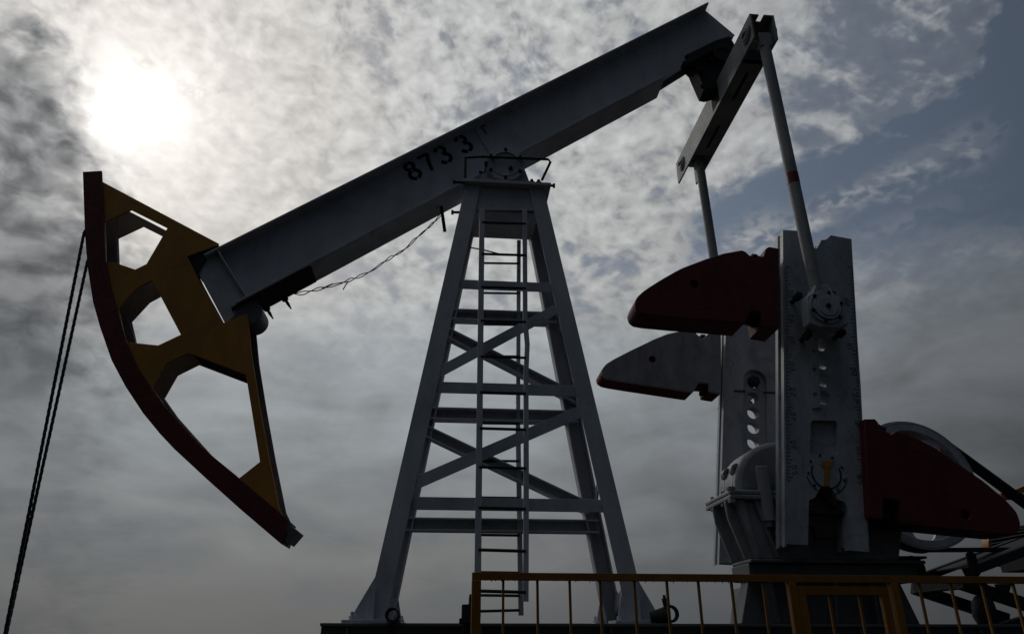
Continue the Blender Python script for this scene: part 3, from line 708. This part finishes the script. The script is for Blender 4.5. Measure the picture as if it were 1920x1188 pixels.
# the far crank: same size, 1.98 m behind, with a slotted inner face
DY = 1.98
RY0, RY1 = CY0+DY, CY1+DY
cz = cl
hx0 = min(c[0] for c in holes_c); a0_, a1_ = holes_c[0], holes_c[-1]
ax_ = Vector((a1_[0]-a0_[0], a1_[1]-a0_[1])).normalized(); nn = Vector((-ax_.y, ax_.x))
slot = []
for i in range(13): a = rad(180*i/12); v = Vector(a0_) - ax_*(.17*math.sin(a)) + nn*(.17*math.cos(a)); slot.append((v.x, v.y))
e = Vector(a1_) + ax_*.5
slot += [tuple(e - nn*.17), tuple(e + nn*.17)]
m = MB()
m.prism([cl, slot], RY0, RY0+.075); m.prism([shrink(cl, .06)] + hl, RY0+.075, RY1-.075); m.prism([cl] + hl, RY1-.075, RY1)
crank2 = m.build('crank', CRANKM, PJ, .006)
m = MB(); nut(m, holes_c[0], RY0+.06, .085, .05); m.cyl(holes_c[0], .06, RY0, RY1+.1, 20); m.build('crank_pin', DARK, crank2)
zz_ = at(1380, 733, RY0).z
m = MB().next(); m.box((at(1376, 733, RY0).x, RY0-.003, zz_-.016), (Vector(slot[0]).x-.34 if False else at(1398, 733, RY0).x, RY0-.001, zz_+.016)); m.next(); m.box((at(1430, 735, RY0).x, RY0-.003, zz_-.025), (at(1456, 735, RY0).x, RY0-.001, zz_+.007)); m.build('red_mark', RED2, crank2)
WL2 = [(1140, 711), (1129, 704), (1127, 694), (1136, 682), (1152, 672), (1185.6, 655), (1225, 636), (1251, 625.6), (1289, 617), (1300, 618), (1311, 630), (1319, 634), (1325, 628), (1333, 622), (1352, 622),
       (1353, 738), (1329, 734), (1329, 718), (1311, 717), (1300, 735)]
weight(WL2, RY0-.10, RY0+.30, (1223.5, 673), paint('worn_grey_paint', (.31, .325, .35), (.22, .23, .245), rust=.15, scale=6), crank2, (0, 1, 2, 3, 4))
m = MB()
for x, y in ((1322, 738), (1318, 634)):
    m.next(); p = at(x, y, RY0+.1); m.tube([p-Vector((.08, 0, 0)), p+Vector((.09, 0, 0))], .035, 10); m.tube([p-Vector((.03, 0, 0)), p+Vector((.03, 0, 0))], .06, 6)
m.build('clamp_nut', DARK, crank2, .003)
# far pitman
dup(pit, (0, 2*8.715-2*YP+.0, 0), PJ)

# ---- gear reducer
GY0, GY1 = 7.98, 8.62
ft = at(1373, 925, GY0); gx0 = ft.x; fz = ft.z
gx1 = at(1700, 925, GY0).x
gz0 = at(1400, 1050, GY0).z
m = MB()
bx0 = at(1412, 1050, GY0).x
m.prism([[(gx0+.03, fz-.07), (gx1-.03, fz-.07), (gx1-.25, gz0), (bx0+.05, gz0)]], GY0, GY1)
gear = m.build('gear_reducer', GEARM, PJ, .03)
m = MB(); m.box((gx0-.06, GY0-.09, fz-.07), (gx1+.06, GY1+.10, fz-.02)); m.box((gx0-.06, GY0-.09, fz-.017), (gx1+.06, GY1+.10, fz+.03)); m.build('housing_flange', GEARM, gear, .012)
dc = at(1482, 925, GY0); R_ = at(1456, 828, GY0).z-fz
m = MB()
arcp = [(dc.x-.02+(.58)*math.cos(rad(a))*1.0, fz+.03+R_*.98*math.sin(rad(a))**.9) for a in [180-5*i for i in range(0, 19)]]
arcp += [(gx1-.1, fz+.03+R_*.82), (gx1-.04, fz+.03)]
m.prism([arcp], GY0+.03, GY1-.03); m.build('housing_cover', GEARM, gear, .09)
m = MB()
for y in (GY0+.15, GY0+.42):
    for x in (dc.x-.5, ):
        m.next()
        m.prism([[(x-.12, fz+.03), (x+.1, fz+.03), (x+.12, fz+.42), (x+.03, fz+.38), (x-.08, fz+.22)]], y, y+.05)
        m.ring((x-.02, fz+.30), .035, .075, y-.02, y+.07, 20)
m.build('lifting_eye', GEARM, gear, .008)
m = MB()
for x in (gx0-.03, gx0+.35, gx0+.62, gx1-.2):
    m.next(); m.tube([(x, GY0-.05, fz+.06), (x, GY0-.05, fz-.12)], .03, 8); m.tube([(x, GY0-.05, fz+.03), (x, GY0-.05, fz+.065)], .05, 6); m.tube([(x, GY0-.05, fz-.07), (x, GY0-.05, fz-.11)], .048, 6)
for y in (8.2, 8.55): m.next(); m.tube([(gx0-.025, y, fz+.065), (gx0-.025, y, fz-.11)], .022, 8); m.tube([(gx0-.025, y, fz-.07), (gx0-.025, y, fz-.105)], .034, 6)
m.build('flange_bolt', GEARM, gear, .003)
m = MB()
for x in (gx0+.02, gx0+.22):
    m.next(); m.prism([[(x, fz-.07), (x+.09, fz-.07), (x+.10+.06, fz-.5), (bx0+.08+x-gx0, gz0+.02), (bx0+.03+x-gx0, gz0+.02)]], GY0-.05, GY0)
for y in (8.05, 8.45): m.next(); m.prism([[(gx0-.07, fz-.07), (gx0+.06, fz-.07), (bx0+.07, gz0+.02), (bx0-.05, gz0+.02), (gx0-.05, fz-.26)]], y, y+.05)
m.build('rib', GEARM, gear, .012)
c = at(1438, 935, GY0-.08); m = MB(); m.tube([(c.x, GY0-.06, c.z+.36), (c.x, GY0-.06, c.z-.24)], .075, 16); m.tube([(c.x, GY0-.06, c.z-.24), (c.x, GY0-.06, c.z-.3)], .045, 12); m.build('oil_gauge', GEARM, gear, .01)
m = MB(); m.ring((C0.x, C0.z-.03), .17, .33, GY0-.07, GY0, 32); m.build('shaft_seal', GEARM, gear, .01)
# ---- pedestal under the reducer
tz = gz0; m = MB()
px0 = at(1380, 1060, GY0).x; px1 = at(1716, 1050, GY0).x
m.box((px0+.10, GY0-.18, tz-.035), (px1, 8.35, tz)); m.box((px0+.10, GY0-.10, tz-.20), (px1-.07, GY0+.4, tz-.036))
b0 = at(1392, 1166, GY0).x; b1 = at(1727, 1166, GY0).x; t0 = at(1404, 1090, GY0).x; t1 = at(1690, 1090, GY0).x
zA = at(1404, 1092, GY0).z
m.prism([[(b0, zt+.004), (b1, zt+.004), (t1, zA), (px1-.09, tz-.2), (px0+.12, tz-.2), (t0, zA)]], GY0+.02, GY0+.24)
m.prism([[(b0+.35, zt+.004), (b1-.05, zt+.004), (px1-.15, tz-.2), (px0+.45, tz-.2)]], GY0+.24, 9.3)
ped = m.build('pedestal', PED, PJ, .008)
m = MB()
for xa, xb, w in ((1436, 1452, .1), (1500, 1505, .03), (1562, 1566, .03), (1630, 1645, .03)):
    m.next(); p, q = at(xa, 1092, GY0-.03), at(xb, 1166, GY0-.03); m.bar(Vector((p.x, GY0-.035, p.z)), Vector((q.x, GY0-.035, zt+.004)), w, .10)
m.build('rib', PED, ped, .005)
p = at(1714, 1072, 8.3)
m = MB(); m.cyl((p.x-.12, p.z+.02), .14, 8.1, 8.6, 26); m.build('brake_drum', DARK, PJ, .006)
m = MB(); p = at(1720, 1047, 8.2); m.box((p.x-.3, 8.05, p.z-.01), (p.x+.02, 8.5, p.z+.015)); m.build('brake_bracket', DARK, PJ, .003)

# ---- belt pulley, belts, motor
PY = 8.75
t_, b_ = at(1712, 797, PY), at(1712, 1030, PY); pr_ = (t_.z-b_.z)/2; pc = ((t_.x+b_.x)/2, (t_.z+b_.z)/2)
m = MB(); m.ring(pc, pr_-.1, pr_, PY-.1, PY+.14, 72)
for k in range(4): m.ring(pc, pr_-.015, pr_+.012, PY-.1+.065*k, PY-.085+.065*k, 72)
pull = m.build('belt_pulley', GREY, PJ, .004)
hh = []
p6 = xz(at(1731, 992, PY)); d6 = math.hypot(p6[0]-pc[0], p6[1]-pc[1]); a6 = math.atan2(p6[1]-pc[1], p6[0]-pc[0])
for i in range(5): hh.append(circ((pc[0]+d6*math.cos(a6+i*2*math.pi/5), pc[1]+d6*math.sin(a6+i*2*math.pi/5)), .155, 22))
m = MB(); m.prism([circ(pc, pr_-.1, 60)] + hh, PY-.01, PY+.03); m.ring(pc, .08, .2, PY-.1, PY+.14, 30); m.build('pulley_web', GREY, pull, .004)
mo = at(1990, 1010, PY); mc = (mo.x, mo.z); mr = .12
m = MB()
import itertools
def tangent(c1, r1, c2, r2, s):
    d = Vector((c2[0]-c1[0], c2[1]-c1[1])); L = d.length; a = math.acos((r1-r2)/L); th = math.atan2(d.y, d.x)+s*a
    n = Vector((math.cos(th), math.sin(th))); return (c1[0]+r1*n.x, c1[1]+r1*n.y), (c2[0]+r2*n.x, c2[1]+r2*n.y)
for s_ in (1, -1):
    a, b = tangent(pc, pr_, mc, mr, s_)
    for k in range(4): m.bar((a[0], PY-.06+.052*k, a[1]), (b[0], PY-.06+.052*k, b[1]), .035, .034)
a, b = tangent(pc, pr_, mc, mr, 1); aa = math.degrees(math.atan2(a[1]-pc[1], a[0]-pc[0])); a2, _ = tangent(pc, pr_, mc, mr, -1); ab = math.degrees(math.atan2(a2[1]-pc[1], a2[0]-pc[0]))+360
m.ring(pc, pr_+.002, pr_+.03, PY-.07, PY+.12, 60, aa, ab)
m.build('drive_belt', RUBBER, PJ)
m = MB(); m.cyl(mc, mr, PY-.1, PY+.14, 30); m.build('motor_pulley', DARK, PJ, .005)
# motor slide: sloping rails, cross frame, adjusting screw
m = MB()
A, B = at(1808, 1090, 8.35), at(1960, 1030, 8.35)
r0 = at(1812, 1072, 8.3); r1 = at(1925, 1030, 8.3); dd = (r1-r0); dd.y = 0; dd.normalize()
for y in (8.3, 9.2): m.bar(Vector((r0.x, y, r0.z)), Vector((r0.x, y, r0.z))+dd*1.5, .10, .12)
m.bar(Vector((r0.x+.1, 8.75, r0.z+.05))+dd*.1, Vector((r0.x+.1, 8.75, r0.z+.05))+dd*1.4, .03, 1.0)
f0 = at(1800, 1092, 8.3); f1 = at(1925, 1134, 8.3)
for y in (8.3, 9.2): m.bar(Vector((f0.x, y, f0.z)), Vector((f1.x+.4, y, f1.z-.12)), .13, .12)
m.bar((f0.x+.05, 8.3, f0.z), (f0.x+.05, 9.2, f0.z), .12, .12, Vector((0, 0, 1)))
slide = m.build('motor_slide', DARK, PJ, .006)
s0, s1 = at(1815, 1032, 8.25), at(1827, 1166, 8.25)
m = MB(); m.tube([(s0.x, 8.22, s0.z), (s0.x, 8.22, zt)], .035, 14); m.tube([(s0.x, 8.22, s0.z-.03), (s0.x, 8.22, s0.z-.26)], .052, 14); m.tube([(s0.x, 8.22, s0.z-.30), (s0.x, 8.22, s0.z-.40)], .10, 6); m.tube([(s0.x, 8.22, zt+.01), (s0.x, 8.22, zt+.09), (s0.x, 8.22, zt+.16), (s0.x, 8.22, zt+.24), (s0.x, 8.22, zt+.3)], [.10, .13, .12, .11, .06], 16)
m.build('adjusting_screw', DARK, slide, .004)
m = MB().next(); p = at(1880, 1112, 8.2); m.prism([loop([(1868, 1094), (1895, 1094), (1890, 1112), (1875, 1112)], 8.2)], 8.18, 8.24); m.next(); q0, q1 = at(1860, 1166, 8.1), at(1910, 1155, 8.1); m.prism([[(q0.x, zt+.004), (q1.x+.4, zt+.004), (q1.x+.4, q1.z+.02), (q1.x-.0, q1.z)]], 8.0, 8.12); m.build('slide_bracket', DARK, slide, .004)
# the motor stands on the slide
MY0, MY1, RM = 8.98, 9.72, .20
MO = thing('electric_motor', (mc[0], (MY0+MY1)/2, mc[1]-RM-.1), 'finned dark electric motor with ochre end cover, on its slide at the right edge', 'motor')
mm = MB().tube([(mc[0], MY0, mc[1]), (mc[0], MY1, mc[1])], RM, 36)
for i in range(30):
    a = 2*math.pi*i/30; e = Vector((math.cos(a), 0, math.sin(a))); c0 = Vector((mc[0], MY0+.02, mc[1])) + e*(RM+.018)
    mm.bar(c0, c0+Vector((0, MY1-MY0-.04, 0)), .012, .05, e)
mm.build('motor_body', DARK, MO)
m = MB(); m.tube([(mc[0], MY1, mc[1]), (mc[0], MY1+.03, mc[1]), (mc[0], MY1+.17, mc[1]), (mc[0], MY1+.2, mc[1])], [RM+.045, RM+.045, RM+.03, RM*.8], 36); m.build('end_cover', RAILY, MO, .004)
m = MB(); m.box((mc[0]-.2, MY0+.06, mc[1]-RM-.12), (mc[0]+.2, MY1-.06, mc[1]-RM+.05)); m.build('motor_foot', DARK, MO, .006)
m = MB(); m.tube([(mc[0], PY-.12, mc[1]), (mc[0], MY0, mc[1])], .03, 12); m.build('motor_shaft', DARK, MO)
m = MB(); m.box((mc[0]+.1, MY0+.2, mc[1]+RM), (mc[0]+.28, MY0+.42, mc[1]+RM+.14)); m.build('terminal_box', DARK, MO, .01)

# ================================================================== things on and about the pump jack
# ladders
def stile(m, a, Ya, b, Yb, w, d):
    m.bar(at(*a, Ya), at(*b, Yb), w, .012, Vector((0, 1, 0))); m.bar(at(*a, Ya)+Vector((0, d/2, 0)), at(*b, Yb)+Vector((0, d/2, 0)), .012, d, Vector((0, 1, 0)), ow=w/2-.006)
def fy(y): return front_y(onface(940, y, front_y).z)-.10
LA = thing('ladder', at(940, 1155, fy(1155)), 'steel ladder on the front of the tower, its right rail slightly kinked', 'ladder', 'ladders on the tower')
m = MB(); stile(m, (895, 1157), fy(1157), (904, 391), fy(391), .068, .05); m.build('rail', GREY, LA, .003)
m = MB(); pts = [(986, 1127), (987, 900), (986.5, 700), (989, 645), (985, 600), (984, 391)]
for a, b in zip(pts[:-1], pts[1:]): stile(m, a, fy(a[1]), b, fy(b[1]), .056, .045)
m.build('rail', GREY, LA, .003)
for y in (418, 477, 539, 602, 669, 736, 803.5, 876, 952, 1031, 1108):
    t = (1157-y)/(1157-391); xl_ = 895+9*t; m = MB(); a = at(xl_, y-1, fy(y)); b = at(986, y+1.5, fy(y)); m.tube([a, b], .017, 8); m.build('rung', DARK, LA)
def ry(y): return rear_y(onface(940, y, rear_y).z)-.10
LB = thing('ladder', at(940, 1152, ry(1152)), 'thin steel ladder at the back of the tower, behind the nearer ladder', 'ladder', 'ladders on the tower')
m = MB(); stile(m, (977, 1153), ry(1153), (971.5, 800), ry(800), .06, .045); stile(m, (971.5, 800), ry(800), (973, 450), ry(450), .053, .045); m.build('rail', GREY, LB, .003)
m = MB(); stile(m, (896, 1153), ry(1153), (902, 450), ry(450), .05, .045); m.build('rail', GREY, LB, .003)
for y in (493, 549, 608, 667, 728, 793, 863, 932, 1002, 1072, 1115, 1145):
    m = MB(); m.tube([at(899, y, ry(y)), at(974, y+(1 if y != 1145 else -2), ry(y))], .016, 8); m.build('rung', DARK, LB)
# loose cable behind the ladder
m = MB(); m.tube([at(882, 464, 8.9), at(905, 468, 8.85), at(940, 477, 8.8), at(980, 480, 8.8)], .010, 6); o = m.build('tower_cable', RUBBER); tag(o, 'thin dark cable slung across the tower just below its neck', 'cable')

# wire ropes of the bridle: they leave the arc at its tangent and hang down to a carrier bar
def rope(yy, a, b, label):
    A = at(*a, yy); B = at(*b, yy); A.y = B.y = yy; dn = (B-A).normalized(); E = A + dn*((A.z-.35)/-dn.z)
    rt = thing('wire_rope', E, label, 'wire rope', 'wire ropes hanging from the horse head')
    arc_pts = [at(x-1.5, y, yy) for x, y in ((155, 335), (157, 380), (158, 420))]
    path = [A + Vector((.02, 0, .06))]+[A + dn*(i/60)*(E-A).length for i in range(61)]
    m = MB()
    for k in range(3):
        pts = []; L = 0
        for i in range(len(path)-1):
            n = max(2, int((path[i+1]-path[i]).length/.03))
            for j in range(n):
                p = path[i].lerp(path[i+1], j/n); a_ = (p.z*2*math.pi/.25)+k*2.094
                pts.append(p+Vector((math.cos(a_)*.008, math.sin(a_)*.008, 0)))
        m.tube(pts, .0125, 6)
    m.build('strand', ROPE, rt); return E
e1 = rope(YF+.02, (157.5, 437), (9.5, 1188), 'left one of the two wire ropes hanging from the red horse head arc')
e2 = rope(YB-.16, (164.0, 490), (11.5, 1188), 'right one of the two wire ropes hanging from the red horse head arc')
CB = MB(); mid_ = (e1+e2)/2; CB.box((mid_.x-.12, e1.y-.12, .25), (mid_.x+.12, e2.y+.12, .38)); CB.tube([(mid_.x, mid_.y, .5), (mid_.x, mid_.y, 0)], .02, 12); o = CB.build('carrier_bar', DARK, None, .01); tag(o, 'steel carrier bar with a polished rod at the foot of the two wire ropes', 'carrier bar')
# twisted wire slung under the beam
wp = [(546, 550.6), (569, 549), (587.5, 544), (624, 535), (652.6, 526), (694, 509), (725.5, 487), (757, 468.5), (777.6, 449), (806, 424), (829, 400)]
WYY = 8.85
P3 = [at(x, y, WYY) for x, y in wp]
def smooth(P, n=14):
    out = []
    for i in range(len(P)-1):
        p0, p1, p2, p3 = P[max(i-1, 0)], P[i], P[i+1], P[min(i+2, len(P)-1)]
        for j in range(n):
            t = j/n; out.append(.5*((2*p1)+(p2-p0)*t+(2*p0-5*p1+4*p2-p3)*t*t+(3*p1-p0-3*p2+p3)*t**3))
    out.append(P[-1]); return out
sp_ = smooth(P3); HW = thing('hanging_wire', P3[0], 'twisted pair of thin loose wires sagging under the left half of the beam', 'wire')
for k in range(2):
    pts = []; ph = 0
    for i, p in enumerate(sp_):
        if i: ph += (p-sp_[i-1]).length*2*math.pi/(.42+.12*math.sin(i*.19))
        a = ph + k*math.pi; amp = .022*(0.5+.6*math.sin(i*.13)**2)
        pts.append(p+Vector((.25*math.sin(a)*amp, math.cos(a)*amp, math.sin(a)*amp)))
    m = MB(); m.tube(pts, .0065, 6); m.build('strand', RUBBER, HW)
m = MB().next(); m.tube([at(653, 527, WYY), at(649, 533, WYY), at(643, 543, WYY)], .008, 6); m.next(); m.tube([at(604, 541, WYY), at(616, 535, WYY), at(624, 532, WYY)], .008, 6); m.build('loose_end', RUBBER, HW)

# ================================================================== yellow safety railing with a gate, in front of the machine
RY = 5.2
zr = at(1400, 1076.5, RY).z; zr0 = at(1400, 1090, RY).z; hb = zr-zr0
RA = thing('safety_railing', (at(890, 1100, RY).x, RY, 0), 'long ochre steel railing with thin balusters and a gate, in front of the pump jack', 'railing')
xr0 = at(885, 1082, RY).x; xr1 = 6.2; zc = zr-hb/2; zlow = .14
m = MB(); m.box((xr0, RY-.025, zr0), (xr1, RY+.025, zr))
for i in range(70):                                   # runs of paint along the lower edge
    x = xr0+.08+random.random()*2.0; h = .004+.012*random.random()**2; m.tube([(x, RY-.02, zr0+.002), (x, RY-.02, zr0-h)], [.005, .0015], 5)
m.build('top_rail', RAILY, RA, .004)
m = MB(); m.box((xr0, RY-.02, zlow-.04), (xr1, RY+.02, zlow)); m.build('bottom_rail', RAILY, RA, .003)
def post_(x, w, name='post'):
    m = MB(); m.box((x-w/2, RY-w/2+.002, 0), (x+w/2, RY+w/2-.002, zr0-.0005)); m.build(name, RAILY, RA, .004)
post_(xr0+.03, .062)
gx_a = at(1483, 1095, RY).x; gx_b = at(1674, 1095, RY).x
post_(gx_a, .056); post_(gx_b, .056); post_(xr1-.03, .06)
for x in (943.5, 1007.5, 1068, 1125, 1189, 1250, 1309, 1371, 1430, 1722, 1781, 1839, 1898, 1958, 2018, 2080, 2140):
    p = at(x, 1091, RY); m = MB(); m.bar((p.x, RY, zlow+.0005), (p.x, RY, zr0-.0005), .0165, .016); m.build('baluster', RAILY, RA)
ga, gb = at(1493, 1105, RY).x, at(1663, 1105, RY).x; gz = at(1560, 1098.5, RY).z
m = MB(); w = .058
m.box((ga, RY-.02, gz-w), (gb, RY+.02, gz)); m.box((ga, RY-.02, .2), (gb, RY+.02, .25)); m.box((ga, RY-.0195, .25), (ga+w, RY+.0195, gz-w)); m.box((gb-w, RY-.0195, .25), (gb, RY+.0195, gz-w))
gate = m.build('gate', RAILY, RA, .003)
for x in (1553.5, 1609.5):
    p = at(x, 1112, RY); m = MB(); m.bar((p.x, RY, .25), (p.x, RY, gz-w), .0165, .016); m.build('gate_bar', RAILY, gate)
m = MB().next(); m.tube([(ga-.012, RY, .42), (ga-.012, RY, .54)], .016, 10); m.next(); m.tube([(ga-.012, RY, .92), (ga-.012, RY, 1.04)], .016, 10); m.build('hinge', SILVER, gate)
# stepped metal box by the corner post
m = MB(); bx = lambda x0, y0, x1, y1: m.prism([loop([(x0, y1), (x1, y1), (x1, y0), (x0, y0)], 7.5)], 7.4, 7.6)
m.prism([loop([(861, 1168), (861, 1159), (865.5, 1158), (866, 1133), (879, 1132.5), (880, 1114), (899, 1114), (899, 1168)], 7.5)], 7.4, 7.6)
st_o = m.build('stepped_bracket', DARK, None, .004)
z_low = min(v.co.z for v in st_o.data.vertices)
m2 = MB(); cx_ = at(880, 1168, 7.5).x; m2.box((cx_-.06, 7.45, 0), (cx_+.06, 7.55, z_low)); leg_o = m2.build('stand', DARK, st_o)
tag(st_o, 'dark stepped metal bracket behind the corner post of the ochre railing', 'bracket')
# ochre handrail beyond the motor
HR = thing('handrail', (at(1900, 930, 10).x, 10, 0), 'short ochre handrail far right, above the motor and behind the belts', 'handrail')
m = MB(); p = at(1884, 932, 10); q = at(1925, 914, 10); q2 = at(1925, 932, 10)
m.bar(p, p+(q-p)*3, .08, .05); m.bar(at(1876, 930, 10), at(2000, 933, 10), .09, .05); m.build('rail', RAILY, HR, .004)
m = MB().next(); pp = at(1995, 933, 10); m.bar((pp.x, 10.06, 0), (pp.x, 10.06, pp.z+.04), .07, .06); m.next(); pp = at(1884, 932, 10); m.bar((pp.x+.9, 10.06, 0), (pp.x+.9, 10.06, pp.z), .07, .06); m.build('post', RAILY, HR, .004)
